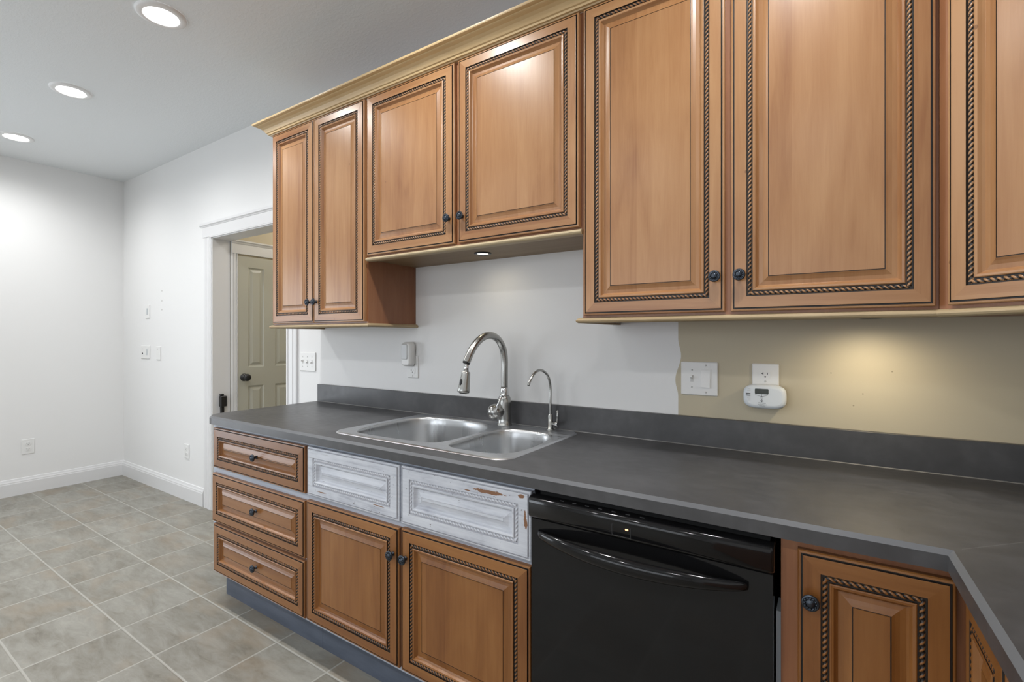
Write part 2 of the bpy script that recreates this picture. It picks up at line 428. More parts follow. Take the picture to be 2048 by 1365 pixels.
# baseboards
def base_prof(): return [(0, 0), (.016, 0), (.016, .098), (.0135, .106), (.0135, .112), (.009, .122), (.006, .134), (0, .137)]
b = MB(); pr = base_prof()
for (x0, x1) in ((L_, -3.992),):
    b.loft([[(x, D-q, z) for q, z in pr] for x in (x0, x1)], 0, True, True, True, False)
struct(b.build('baseboard_back', M['trim_white'], origin=(L_, D, 0), fix=True), 'white moulded baseboard left of the doorway', 'baseboard')
b = MB(); b.loft([[(L_+q, y, z) for q, z in pr] for y in (y1 if False else -.2, D)], 0, True, True, True, False)
struct(b.build('baseboard_left', M['trim_white'], origin=(L_, D, 0), fix=True), 'white moulded baseboard along the left wall', 'baseboard')

# doorway casing: fluted sides, plain head with a cap
def casing_y(b, x0, x1, z1, yf, sgn=-1):
    """vertical casing lying on the plane y=yf, profiled across x"""
    w_ = x1-x0
    pr = [(0, 0), (0, .011), (.06, .014), (.30, .014), (.33, .010), (.38, .010), (.41, .014), (.72, .016), (.76, .011), (.81, .011), (.85, .018), (.97, .018), (1, .015), (1, 0)]
    b.loft([[(x0+u*w_, yf+sgn*q, z) for u, q in pr] for z in (0, z1)], 0, True, True, True, False)
b = MB()
casing_y(b, -3.982, -3.862, 2.052, D); casing_y(b, -2.786, -2.892, 2.052, D)
b.box(-3.988, -2.78, D-.020, D, 2.050, 2.128, bev=.002)
b.loft([[(x, D-q, z) for q, z in ((0, 2.128), (.022, 2.128), (.024, 2.133), (.030, 2.138), (.032, 2.140), (.032, 2.156), (0, 2.156))] for x in (-4.012, -2.756)], 0, True, True, True, False)
b.box(-3.890, -2.862, D-.020, D, 2.043, 2.050)
# jamb lining
b.box(-3.862, -3.848, D-.012, HY+.002, 0, 2.043); b.box(-2.898, -2.884, D-.012, HY+.002, 0, 2.043); b.box(-3.862, -2.884, D-.012, HY+.002, 2.035, 2.049)
tr1 = struct(b.build('trim_1', M['trim_white'], origin=(-3.37, D, 0), fix=True), 'white cased doorway left of the kitchen cabinets', 'door casing')

# hall beyond
HX = -3.848
b = MB(); b.box(HX-.1, HX, HY, 3.3, 0, H_)
struct(b.build('wall_hall_left', M['tan'], origin=(HX, HY, 0)), 'tan hall wall holding the narrow panel door', 'wall')
b = MB(); b.box(HX-.1, -2.5, 3.3, 3.4, 0, H_); 
struct(b.build('wall_hall_end', M['tan'], origin=(HX, 3.3, 0)), 'tan end wall of the hall', 'wall')
b = MB(); b.box(-2.6, -2.5, HY, 3.3, 0, H_)
struct(b.build('wall_hall_right', M['tan'], origin=(-2.5, HY, 0)), 'tan right wall of the hall', 'wall')
# hall door casing
b = MB()
def casing_x(b, ya, yb, z1):
    w_ = yb-ya
    pr = [(0, 0), (0, .011), (.30, .014), (.34, .009), (.40, .009), (.44, .014), (.74, .015), (.78, .010), (.84, .010), (.88, .017), (1, .015), (1, 0)]
    b.loft([[(HX+q, ya+u*w_, z) for u, q in pr] for z in (0, z1)], 0, True, True, True, False)
casing_x(b, HY+.003, 1.962, 1.945); casing_x(b, 2.535, 2.478, 1.945)
b.box(HX, HX+.017, HY+.003, 2.54, 1.945, 2.022, bev=.002)
b.loft([[(HX+q, y, z) for q, z in ((0, 2.022), (.02, 2.022), (.026, 2.034), (.034, 2.040), (.034, 2.050), (0, 2.050))] for y in (HY+.003, 2.56)], 0, True, True, True, False)
struct(b.build('trim_2', M['trim_white'], origin=(HX, 2.2, 0), fix=True), 'white casing around the narrow hall door', 'door casing')
# hall door slab with four raised panels, lying in the casing
b = MB()
Y0, Y1, ZT = 1.966, 2.474, 1.932
pans = [(2.045, 2.172, 1.060, 1.848), (2.268, 2.395, 1.060, 1.848), (2.045, 2.172, .21, .912), (2.268, 2.395, .21, .912)]
xf = HX+.0115
ys = sorted({Y0, Y1, *[p[0] for p in pans], *[p[1] for p in pans]}); zs = sorted({.008, ZT, *[p[2] for p in pans], *[p[3] for p in pans]})
for i in range(len(ys)-1):
    for j in range(len(zs)-1):
        cy, cz = (ys[i]+ys[i+1])/2, (zs[j]+zs[j+1])/2
        if any(p[0] < cy < p[1] and p[2] < cz < p[3] for p in pans): continue
        b.poly([(xf, ys[i], zs[j]), (xf, ys[i+1], zs[j]), (xf, ys[i+1], zs[j+1]), (xf, ys[i], zs[j+1])])
for (a, c, e, g) in pans:
    rings = [[(xf+dx, a+o, e+o), (xf+dx, c-o, e+o), (xf+dx, c-o, g-o), (xf+dx, a+o, g-o)] for o, dx in ((0, 0), (.006, -.007), (.012, -.009), (.018, -.009), (.036, -.001), (.040, -.001))]
    b.loft(rings, 0, True, False, True, False)
b.box(HX+.0003, HX+.0016, Y0, Y1, .008, ZT)
b.loft([[(xx, Y0, .008), (xx, Y1, .008), (xx, Y1, ZT), (xx, Y0, ZT)] for xx in (HX+.001, xf)], 0, True, False, False, False)
door = struct(b.build('door_1', M['door_paint'], origin=(HX, 2.22, 0)), 'narrow putty coloured panel door in the hall with a black knob', 'door')
b = MB(); b.lathe((xf, 2.012, .982), (1, 0, 0), [(.030, 0), (.030, .004), (.026, .008), (.012, .012), (.010, .026), (.018, .032), (.027, .040), (.029, .050), (.025, .060), (.014, .066), (0, .067)], 24)
b.build('door_knob', M['black_plastic'], door)['label'] = 'black round knob'
l = bpy.data.lights.new('bulb', 'POINT'); l.energy = 15; l.color = (1, .96, .90); l.shadow_soft_size = .12  # unseen lamp added to brighten the hall wall and door
t_ = thing('hall_fill_light', (-3.15, 2.75, H_), 'round ceiling light added out of view to brighten the hall', 'ceiling light')
b = MB(); b.lathe((-3.15, 2.75, H_-.0005), (0, 0, -1), [(.13, 0), (.13, .02), (.11, .03), (0, .032)], 28); b.build('base', M['can_trim'], t_)
o = bpy.data.objects.new('bulb', l); COL.objects.link(o); link(o, t_, (-3.15, 2.75, H_-.18))
# black latch on the door jamb
t_ = thing('gate_latch', (-3.845, 1.848, .60), 'black latch with a square head and bar mounted on the white doorway jamb', 'latch')
b = MB(); b.box(-3.8478, -3.828, 1.838, 1.862, .60, .775, bev=.003); b.build('latch_bar', M['black_plastic'], t_)
b = MB(); b.box(-3.8478, -3.815, 1.829, 1.876, .772, .852, bev=.005); b.box(-3.8478, -3.825, 1.834, 1.858, .852, .868, bev=.003); b.build('latch_head', M['black_plastic'], t_)

# ------------------------------------------------------------------ cabinet fronts
PROF = [(0, 0, 0), (0, .014, 0), (.002, .0165, 0), (.0058, .017, 0), (.0066, .0140, 1), (.0092, .0140, 1), (.0098, .0188, 1), (.0103, .0192, 0),
        (.0405, .0200, 0), (.0410, .0158, 1), (.0552, .0158, 1), (.0556, .0190, 1), (.0562, .0200, 0), (.0580, .0207, 0), (.0625, .0198, 0),
        (.0665, .0125, 0), (.0700, .0085, 0)]
PANEL = [(.0700, .0085, 0), (.0705, .0085, 0), (.0800, .0100, 0), (.0880, .0128, 0), (.0925, .0150, 0), (.0930, .0152, 0), (.0933, .0142, 1), (.0947, .0142, 1), (.0951, .0158, 0)]
KNOBMESH = {}
def knob(parent, pos, N, label=None):
    key = tuple(round(c, 3) for c in N)
    o0 = KNOBMESH.get(key)
    if o0 is None:
        b = MB(); n = Vector(N)
        b.lathe((0, 0, 0), n, [(.0075, 0), (.0075, .0015), (.0055, .004), (.0048, .009), (.0060, .0125), (.0125, .0145), (.0158, .0165), (.0166, .019), (.0158, .0218), (.0140, .0232), (.0122, .0222), (.0088, .0220), (.0076, .0235), (.0058, .0252), (.003, .0262), (0, .0264)], 28)
        tt = Vector((0, 0, 1)).cross(n).normalized()
        for i in range(12):
            a = 2*PI*i/12; b.sphere(n*.0226+(tt*math.cos(a)+Vector((0, 0, 1))*math.sin(a))*.0106, .0024, 8, 5)
        o = b.build('knob', M['iron'], parent, origin=(0, 0, 0)); KNOBMESH[key] = o.data
    else:
        o = bpy.data.objects.new('knob', o0); COL.objects.link(o)
    link(o, parent, pos)
    if label: o['label'] = label
    return o
def front(parent, name, P0, U, N, w, h, wd, gl, horiz=False, kpos=None, label=None, sc=1.0):
    """door or drawer front: mitred frame, rope bead, raised panel, knob. P0 = lower left corner on the back plane"""
    P0, U, N = Vector(P0), Vector(U).normalized(), Vector(N).normalized(); Z = Vector((0, 0, 1))
    P = lambda u, v, p: P0+U*u+Z*v+N*p
    ru, rv = random.random()*7, random.random()*7
    def ringset(prof, b, capf):
        for i in range(len(prof)-1):
            o0, p0, _ = prof[i]; o1, p1, mi = prof[i+1]; o0 *= sc; o1 *= sc
            q0 = [(o0, o0), (w-o0, o0), (w-o0, h-o0), (o0, h-o0)]; q1 = [(o1, o1), (w-o1, o1), (w-o1, h-o1), (o1, h-o1)]
            for k in range(4):
                a, bb, c, d = q0[k], q0[(k+1) % 4], q1[(k+1) % 4], q1[k]
                hz = k in (0, 2)
                uv = [((x, y) if hz else (y, x)) for x, y in (a, bb, c, d)]
                if prof is PANEL: uv = [((x, y) if horiz else (y, x)) for x, y in (a, bb, c, d)]
                uv = [(m+ru+k*1.7*(prof is PROF), n+rv+k*.9*(prof is PROF)) for m, n in uv]
                b.face([b.v(P(a[0], a[1], p0)), b.v(P(bb[0], bb[1], p0)), b.v(P(c[0], c[1], p1)), b.v(P(d[0], d[1], p1))], mi, uv)
    b = MB(); ringset(PROF, b, False)
    b.face([b.v(P(0, 0, 0)), b.v(P(0, h, 0)), b.v(P(w, h, 0)), b.v(P(w, 0, 0))], 0)
    org = P(w/2, 0, 0)
    f = b.build(name, [wd, gl], parent, origin=org)
    if label: f['label'] = label
    b = MB(); ringset(PANEL, b, True)
    o1, p1 = PANEL[-1][0]*sc, PANEL[-1][1]
    q = [(o1, o1), (w-o1, o1), (w-o1, h-o1), (o1, h-o1)]
    b.face([b.v(P(x, y, p1)) for x, y in q], 0, [((x+ru, y+rv) if horiz else (y+ru, x+rv)) for x, y in q])
    b.build('raised_panel', [wd, gl], f, origin=P(w/2, h/2, 0))
    # rope bead
    b = MB(); R = .0053*min(1, sc+.1); c = .0480*sc; sp = .0122*min(1, sc+.1); st = sp/6; nt = 7
    sides = [((c, c), (1, 0), w-2*c), ((w-c, c), (0, 1), h-2*c), ((w-c, h-c), (-1, 0), w-2*c), ((c, h-c), (0, -1), h-2*c)]
    for (su, sv), (du, dv), ln in sides:
        n = max(4, int(round(ln/st))); prev = None
        for i in range(n+1):
            s_ = ln*i/n; ids = []
            for j in range(nt):
                th = PI*j/(nt-1); g = abs(math.cos(th-PI*s_/sp)); r = R*(.52+.48*g)
                lat = r*math.cos(th); up = r*math.sin(th)
                # mitre the ends
                s2 = min(max(s_, -lat if False else 0), ln)
                ids.append((b.v(P(su+du*s2-dv*lat, sv+dv*s2+du*lat, 0.0152+up)), g))
            if prev:
                for j in range(nt-1):
                    g = (prev[j][1]+prev[j+1][1]+ids[j][1]+ids[j+1][1])/4
                    b.face((prev[j][0], ids[j][0], ids[j+1][0], prev[j+1][0]), 1 if g < .74 else 0, [(s_+ru, rv+j*.002)]*4, True)
            prev = ids
    b.build('rope_bead', [wd, gl], f, origin=P(w/2, h/2, 0))
    if kpos:
        knob(f, P(kpos[0], kpos[1], .0195 if (kpos[0] < .05 or w-kpos[0] < .05) else .0155), N)
    return f

# ------------------------------------------------------------------ base cabinets
FY = 1.186; DOORN = (0, -1, 0); UX = (1, 0, 0)
BK = D-.004
def bfront(parent, name, x0, x1, z0, z1, wd='wood_base', gl='glaze', horiz=False, k=None, label=None, sc=1.0):
    return front(parent, name, (x0, FY, z0), UX, DOORN, x1-x0, z1-z0, M[wd], M[gl], horiz, k, label, sc)
t_ = thing('drawer_cabinet', (-2.155, 1.49, 0), 'base cabinet of three stained wood drawers at the left end of the worktop', 'cabinet')
b = MB(); b.box(-2.546, -1.7625, FY, BK, .142, .875); b.build('cabinet_body', M['frame_paint'], t_)['label'] = 'bluish white painted cabinet frame'
b = MB(); b.box(-2.546, -1.7625, 1.248, BK, 0, .142); b.build('toe_kick', M['toe'], t_)['label'] = 'dark blue grey toe kick'
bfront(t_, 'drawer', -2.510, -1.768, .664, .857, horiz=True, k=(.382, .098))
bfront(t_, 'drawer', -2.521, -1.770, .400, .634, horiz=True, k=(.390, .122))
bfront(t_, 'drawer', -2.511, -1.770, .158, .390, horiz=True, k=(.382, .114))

t_ = thing('sink_cabinet', (-1.23, 1.49, 0), 'base cabinet under the sink with two whitewashed panels above two stained doors', 'cabinet')
b = MB(); b.box(-1.7615, -.7015, FY, FY+.02, .142, .875); b.box(-1.7615, -1.744, FY+.02, BK, .142, .875); b.box(-.719, -.7015, FY+.02, BK, .142, .875)
b.box(-1.744, -.719, FY+.02, BK, .142, .16); b.box(-1.744, -.719, BK-.012, BK, .16, .875)
b.build('cabinet_body', M['frame_paint'], t_)['label'] = 'bluish white painted cabinet frame'
b = MB(); b.box(-1.7615, -.7015, 1.248, BK, 0, .142); b.build('toe_kick', M['toe'], t_)['label'] = 'dark blue grey toe kick'
bfront(t_, 'false_drawer_front', -1.752, -1.230, .664, .858, 'white_a', 'glaze_white', True, None, 'whitewashed distressed panel')
bfront(t_, 'false_drawer_front', -1.221, -.704, .661, .859, 'white_b', 'glaze_white', True, None, 'whitewashed distressed panel with brown chips')
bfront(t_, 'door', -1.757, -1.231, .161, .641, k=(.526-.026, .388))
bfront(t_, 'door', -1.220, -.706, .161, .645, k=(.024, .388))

# dishwasher
t_ = thing('dishwasher', (-.394, 1.47, 0), 'black built-in dishwasher with a bowed bar handle under the worktop', 'dishwasher')
DX0, DX1 = -.698, -.097
b = MB(); b.box(DX0+.012, DX1-.010, 1.192, BK, .10, .868); b.build('tub', M['black_plastic'], t_)
b = MB(); b.box(DX0+.02, DX1-.02, 1.25, BK, 0, .10); b.build('toe_panel', M['black_plastic'], t_)
b = MB()
b.loft([[(x, y, z) for y, z in ((1.190, .112), (1.160, .112), (1.156, .116), (1.156, .792), (1.160, .796), (1.190, .796))] for x in (DX0+.004, DX1-.002)], 0, True, True, True, False)
b.build('door', M['black_gloss'], t_, fix=True)
b = MB()
prof = [(1.1855, .797), (1.150, .797), (1.1455, .800), (1.1420, .806), (1.1415, .838), (1.143, .846), (1.147, .8515), (1.153, .854), (1.165, .857), (1.1855, .862)]
xs = [(DX0-.003, .012), (DX0-.001, .005), (DX0+.005, .0), (DX1-.006, 0), (DX1-.001, .005), (DX1+.001, .012)]
b.loft([[(x, y+(1.19-y)*(i_*20), z) for y, z in prof] for x, i_ in xs], 0, True, True, True, True)
cp = b.build('control_panel', M['black_gloss'], t_, fix=True)
for i in range(7):
    b = MB(); cx = -.600+.0365*i; b.box(cx-.0055, cx+.0055, 1.1535+.004, 1.1535+.007, .8545+.0006, .8545+.0018); b.build('button', M['mark'], cp)
b = MB()
for x0, x1, z0, z1 in ((-.452, -.4512, .806, .832), (-.4045, -.4037, .804, .830), (-.452, -.404, .8045, .8052)): b.box(x0, x1, 1.1405, 1.1417, z0, z1)
b.build('display_outline', M['mark'], cp)
b = MB(); b.box(-.418, -.410, 1.1400, 1.1417, .8225, .8265, bev=.001); b.build('indicator_light', M['led'], cp)['label'] = 'small lit orange indicator'
# bowed handle: crescent bar standing off the door, ends returning to it
b = MB(); rings = []; n = 36
for i in range(n+1):
    f = i/n; x = -.672+(.672-.146)*f; s_ = math.sin(PI*f)**.75 if 0 < f < 1 else 0
    yc = 1.152-.052*s_; hh = .007+.0125*s_**.8; tt = .006+.007*s_
    rings.append([(x, yc+tt*math.cos(a)*1.0, .757-.004*s_+hh*math.sin(a)) for a in [2*PI*k/16 for k in range(16)]])
b.loft(rings, 0, True, True, True)
b.build('handle', M['black_gloss'], t_)
# filler strips both sides
t_ = thing('filler_strip', (-.091, 1.2, .142), 'narrow grey painted strip between the dishwasher and the wooden stile', 'strip')
b = MB(); b.box(-.0965, -.0875, 1.196, 1.26, .005, .70); b.build('strip', M['steel_grey'], t_)

# corner base cabinet
t_ = thing('corner_base_cabinet', (.38, 1.4, 0), 'stained wood corner base cabinet at the right end, beside the dishwasher', 'cabinet')
b = MB()
b.box(-.0865, .828, FY, BK, .11, .875); b.box(.2205, .828, -.2, FY, .11, .875)
b.build('cabinet_body', M['wood_frame'], t_)
b = MB(); b.box(-.0865, .828, 1.248, BK, 0, .11); b.box(.285, .828, -.2, 1.248, 0, .11); b.build('toe_kick', M['toe'], t_)
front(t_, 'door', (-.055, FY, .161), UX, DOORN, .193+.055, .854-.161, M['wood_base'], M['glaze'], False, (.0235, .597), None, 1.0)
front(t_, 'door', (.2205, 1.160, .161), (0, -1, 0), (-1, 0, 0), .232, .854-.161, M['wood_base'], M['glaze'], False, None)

# ------------------------------------------------------------------ worktop, sink and taps
def counter_loop(o, arc=8):
    """outer outline moved inward by o on the exposed edges"""
    r = .085-o; cx, cy = -2.575+.085, 1.150+.085
    pts = []
    for i in range(arc+1):
        a = PI+PI/2*i/arc; pts.append((cx+r*math.cos(a), cy+r*math.sin(a)))
    pts += [(.178+o, 1.150+o), (.200+o, -.20+o), (.829, -.20+o), (.829, D-.001), (-2.575+o, D-.001)]
    return pts
SINK = (-1.680, -.826, 1.222, 1.766)
cut = rrect(SINK[0]+.018, SINK[1]-.018, SINK[2]+.018, SINK[3]-.018, .05)
b = MB()
top, e1, e2 = counter_loop(.0085), counter_loop(.0), counter_loop(.0)
add_holed(b, [top, cut], .914, 0, True); add_holed(b, [counter_loop(0), cut], .876, 0, False)
b.loft([[(x, y, .876) for x, y in e1], [(x, y, .905) for x, y in e1], [(x, y, .914) for x, y in top]], 0, True, sm=False, mats=[0, 1])
b.loft([[(x, y, .914) for x, y in cut], [(x, y, .876) for x, y in cut]], 0, True, sm=False)
ct = b.build('countertop', [M['counter'], M['counter_edge_sheen']], origin=(-.9, 1.47, .876))
tag(ct, 'charcoal grey worktop around the steel sink, running into the right corner', 'worktop')
b = MB(); b.box(-2.562, .829, D-.0205, D-.0005, .9142, 1.0150, bev=.0012); b.box(.809, .829, -.2, D-.021, .9142, 1.0150, bev=.0012)
b.build('backsplash', M['counter'], ct)
b = MB(); b.poly([(-2.562, D-.0235, .9143), (.806, D-.0235, .9143), (.806, D-.0205, .9168), (-2.562, D-.0205, .9168)]); b.build('caulk_line', M['caulk'], ct)['label'] = 'pale caulk bead'

bl = [(-1.580, 1.275), (-1.616, 1.32), (-1.640, 1.42), (-1.645, 1.55), (-1.63, 1.645), (-1.585, 1.705), (-1.50, 1.730), (-1.40, 1.733), (-1.32, 1.722), (-1.256, 1.70), (-1.205, 1.655), (-1.168, 1.573), (-1.160, 1.455), (-1.164, 1.358), (-1.178, 1.31), (-1.212, 1.285), (-1.324, 1.270), (-1.47, 1.264), (-1.545, 1.264)]
br = [(-1.126, 1.31), (-1.138, 1.40), (-1.140, 1.56), (-1.126, 1.63), (-1.09, 1.665), (-1.03, 1.674), (-.96, 1.671), (-.905, 1.655), (-.872, 1.6), (-.855, 1.5), (-.851, 1.42), (-.859, 1.345), (-.881, 1.305), (-.916, 1.283), (-.96, 1.274), (-1.03, 1.269), (-1.09, 1.276)]
BLs = [(p.x, p.y) for p in catmull([(*p, 0) for p in bl], 4, True)]; BRs = [(p.x, p.y) for p in catmull([(*p, 0) for p in br], 4, True)]
def inset(lp, d):
    n = len(lp); A = sum(lp[i][0]*lp[(i+1) % n][1]-lp[(i+1) % n][0]*lp[i][1] for i in range(n)); sg = 1 if A > 0 else -1; out = []
    for i in range(n):
        tx, ty = lp[(i+1) % n][0]-lp[i-1][0], lp[(i+1) % n][1]-lp[i-1][1]; l = math.hypot(tx, ty)
        out.append((lp[i][0]-ty/l*d*sg, lp[i][1]+tx/l*d*sg))
    return out
sk = thing('kitchen_sink', (-1.253, 1.49, .914), 'stainless steel double bowl drop-in sink in the worktop', 'sink')
b = MB(); ro = rrect(SINK[0], SINK[1], SINK[2], SINK[3], .06, 8)
ri = rrect(SINK[0]+.006, SINK[1]-.006, SINK[2]+.006, SINK[3]-.006, .054, 8)
ri2 = rrect(SINK[0]+.012, SINK[1]-.012, SINK[2]+.012, SINK[3]-.012, .048, 8)
b.loft([[(x, y, .9143) for x, y in ro], [(x, y, .9185) for x, y in ri], [(x, y, .9175) for x, y in ri2]], 0)
add_holed(b, [ri2, BLs, BRs], .9175, 0, True)
b.build('rim', M['sink_rim'], sk)
for nm, lp, dep in (('bowl', BLs, .20), ('bowl', BRs, .17)):
    b = MB(); rings = []
    for d, z in ((0, .9175), (.003, .9165), (.006, .912), (.0085, .905), (.012, .88), (.022, .918-dep+.03), (.030, .918-dep+.010), (.045, .918-dep), (.07, .918-dep-.003)):
        rings.append([(x, y, z) for x, y in inset(lp, d)])
    b.loft(rings, 0); 
    last = rings[-1]; cx = sum(p[0] for p in last)/len(last); cy = sum(p[1] for p in last)/len(last)
    zz = .918-dep-.006
    inner = [(cx+(p[0]-cx)*.3, cy+(p[1]-cy)*.3, zz) for p in last]
    b.loft([last, inner], 0, cap1=True)
    bo = b.build(nm, M['sink_steel'], sk)
    b = MB(); b.lathe((cx, cy, zz-.002), (0, 0, 1), [(.045, 0), (.045, .004), (.040, .006), (.034, .003), (0, .002)], 24)
    b.build('drain', M['chrome'], bo)

# kitchen faucet, spout turned a little to the left
BX, BY, az = -1.170, 1.722, .15
ux, uy = -math.sin(az), -math.cos(az)
fp = lambda a, z, l=0: (BX+ux*a+uy*l*-1, BY+uy*a+ux*l, z)
ft = thing('kitchen_faucet', (BX, BY, .9178), 'brushed nickel gooseneck faucet with a hanging pull-down spray head', 'faucet')
b = MB(); b.lathe((BX, BY, .9176), (0, 0, 1), [(.0325, 0), (.0325, .004), (.0292, .008), (.0285, .030), (.0290, .060), (.0288, .100), (.0265, .117), (.0215, .126), (.0205, .127)], 28)
b.build('body', M['nickel'], ft)
b = MB(); b.lathe((BX, BY, 1.0445), (0, 0, 1), [(.0200, 0), (.0200, .003), (.0185, .005), (.0170, .030), (.0160, .036)], 28)
b.build('collar', M['chrome'], ft)
path = catmull([fp(a, z) for a, z in ((0, 1.078), (0, 1.14), (0, 1.20), (.010, 1.248), (.042, 1.288), (.088, 1.304), (.134, 1.294), (.174, 1.266), (.202, 1.231), (.222, 1.196))], 6)
b = MB(); b.tube(path, .0152, 20); b.build('spout', M['nickel'], ft)
hd = Vector(fp(.239, 1.076))-Vector(fp(.2235, 1.160)); hl = hd.length
b = MB(); b.tube([path[-1], path[-1]+(path[-1]-path[-2]).normalized()*.004], .0150, 18); b.build('spout_seal', M['black_plastic'], ft)['label'] = 'black ring at the spout end'
b = MB(); p0 = Vector(fp(.2215, 1.197)); b.tube([p0, Vector(fp(.2225, 1.175)), Vector(fp(.2240, 1.156))], .0102, 14); b.build('hose', M['chrome'], ft)
b = MB(); b.lathe(fp(.2235, 1.160), hd, [(.0140, 0), (.0165, .002), (.0175, .010), (.0200, .040), (.0230, .066), (.0240, hl-.008), (.0232, hl-.003), (.0185, hl)], 24)
sh = b.build('spray_head', M['nickel'], ft)
b = MB(); c0 = Vector(fp(.2235, 1.160))+hd*.55+Vector((ux, uy, 0))*.0180+Vector((0, 0, .002)); b.sphere(c0, .0115, 12, 8, 0, (.6, .6, 1.5)); b.build('spray_button', M['black_plastic'], sh)['label'] = 'black spray button'
b = MB(); b.lathe(Vector(fp(.2235, 1.160))+hd*.985, hd, [(.016, 0), (.016, .003), (.010, .005)], 20); b.build('nozzle', M['black_plastic'], sh)
# ball handle towards the room, with a thin lever
bd = Vector((-.42, -.90, 0)).normalized()
bc = Vector((BX, BY, .978))
b = MB(); b.lathe(bc+bd*.012, bd, [(.0240, 0), (.0265, .010), (.0320, .020), (.0338, .033), (.0320, .046), (.0255, .058), (.014, .065), (0, .067)], 26); hb = b.build('valve_ball', M['nickel'], ft)
b = MB(); lb = bc+bd*.045+Vector((.56, -.83, 0))*.037+Vector((0, 0, .006)); lt = lb+Vector((.836, .549, 0))*.026+Vector((0, 0, .066))
b.tube([lb, lb.lerp(lt, .5), lt], [.0056, .0048, .0058], 10); b.sphere(lt, .0068, 10, 6); b.build('lever', M['chrome'], hb)

# drinking water tap
WX, WY = -.956, 1.742
wp = lambda a, z: (WX+ux*a, WY+uy*a, z)
wt = thing('filter_faucet', (WX, WY, .9178), 'slim nickel drinking water tap at the right rear of the sink', 'faucet')
b = MB(); b.lathe((WX, WY, .9176), (0, 0, 1), [(.0165, 0), (.0165, .003), (.0110, .005), (.0105, .058), (.0085, .062), (.0060, .063)], 22); b.build('body', M['nickel'], wt)
b = MB(); b.tube(catmull([wp(a, z) for a, z in ((0, .975), (0, 1.04), (0, 1.095), (.014, 1.135), (.043, 1.158), (.076, 1.164), (.108, 1.150), (.130, 1.126), (.140, 1.108))], 6), .0052, 14); b.build('spout', M['nickel'], wt)
b = MB(); b.lathe((WX+.006, WY, .944), (1, -.25, 0), [(.0080, 0), (.0080, .016), (.0098, .017), (.0098, .034), (.0090, .036)], 18); vb = b.build('valve', M['chrome'], wt)
b = MB(); b.tube([(WX+.036, WY-.008, .950), (WX+.037, WY-.008, .975), (WX+.037, WY-.008, 1.000)], [.0032, .0030, .0038], 10); b.build('lever', M['nickel'], vb)

# ------------------------------------------------------------------ wall cabinets
UY = 1.492
def ufront(parent, x0, x1, z0, z1, k): 
    return front(parent, 'door', (x0, UY, z0), UX, DOORN, x1-x0, z1-z0, M['wood_up'], M['glaze'], False, k)
def rail(parent, x0, x1, zt, left=True, right=True):
    """bare oak strip with a rounded nose along the bottom of a cabinet"""
    b = MB(); zb = zt-.0175
    pr = [(0, zt), (.008, zt), (.014, zt-.003), (.018, zt-.007), (.019, zt-.010), (.017, zt-.0145), (.012, zb), (-.018, zb), (-.018, zb+.006), (0, zb+.006)]
    b.loft([[(x0-(q if left else 0), UY-q, z) for q, z in pr], [(x1+(q if right else 0), UY-q, z) for q, z in pr]], 0, True, not left, not right, False)
    b2 = MB()
    for fi in range(len(b.F)):
        b.U[fi] = [(b.V[i][0], b.V[i][1]+b.V[i][2]) for i in b.F[fi]]
    if right: 
        k0 = len(b.F); b.loft([[(x1+q, UY-q, z) for q, z in pr], [(x1+q, D-.002, z) for q, z in pr]], 0, True, False, True, False)
        for fi in range(k0, len(b.F)): b.U[fi] = [(b.V[i][1], b.V[i][0]+b.V[i][2]) for i in b.F[fi]]
    if left:
        k0 = len(b.F); b.loft([[(x0-q, D-.002, z) for q, z in pr], [(x0-q, UY-q, z) for q, z in pr]], 0, True, True, False, False)
        for fi in range(k0, len(b.F)): b.U[fi] = [(b.V[i][1], b.V[i][0]+b.V[i][2]) for i in b.F[fi]]
    o = b.build('light_rail', M['oak'], parent, fix=True); o['label'] = 'bare oak strip along the bottom edge'; return o
ZT, ZB, ZM = 2.3875, 1.3690, 1.668
t_ = thing('wall_cabinet', (-2.151, 1.645, 1.345), 'narrow two door wall cabinet at the left end, hanging lower beside the sink', 'cabinet', 'wall cabinets above the worktop')
b = MB(); b.box(-2.535, -1.769, UY, D-.001, 1.356, 2.392); b.build('cabinet_body', M['wood_side'], t_)
b = MB(); b.box(-2.535, -1.769, UY, D-.001, 1.352, 1.356, along=(1, 0, 0)); b.build('bottom_panel', M['underside'], t_)
rail(t_, -2.535, -1.769, 1.3610)
ufront(t_, -2.522, -2.1585, ZB, ZT, (.3635-.0235, .103)); ufront(t_, -2.1545, -1.779, ZB, ZT, (.0235, .103))
t_ = thing('wall_cabinet', (-1.231, 1.645, 1.645), 'short two door wall cabinet above the sink', 'cabinet', 'wall cabinets above the worktop')
b = MB(); b.box(-1.768, -.694, UY, D-.001, 1.656, 2.392); b.build('cabinet_body', M['wood_frame'], t_)
b = MB(); b.box(-1.768, -.694, UY, D-.001, 1.652, 1.656, along=(1, 0, 0)); b.build('bottom_panel', M['underside'], t_)
rail(t_, -1.768, -.694, 1.6610, False, False)
ufront(t_, -1.760, -1.244, ZM, ZT, (.516-.0245, .101)); ufront(t_, -1.2245, -.7015, ZM, ZT, (.0250, .101))
t_ = thing('wall_cabinet', (-.238, 1.645, 1.345), 'tall two door wall cabinet right of the sink over the tan wall', 'cabinet', 'wall cabinets above the worktop')
b = MB(); b.box(-.693, .2145, UY, D-.001, 1.352, 2.392); b.build('cabinet_body', M['wood_frame'], t_)
rail(t_, -.693, .2145, 1.3610, True, False)
ufront(t_, -.6845, -.2475, ZB, ZT, (.437-.0240, .100)); ufront(t_, -.2315, .2075, ZB, ZT, (.0240, .100))
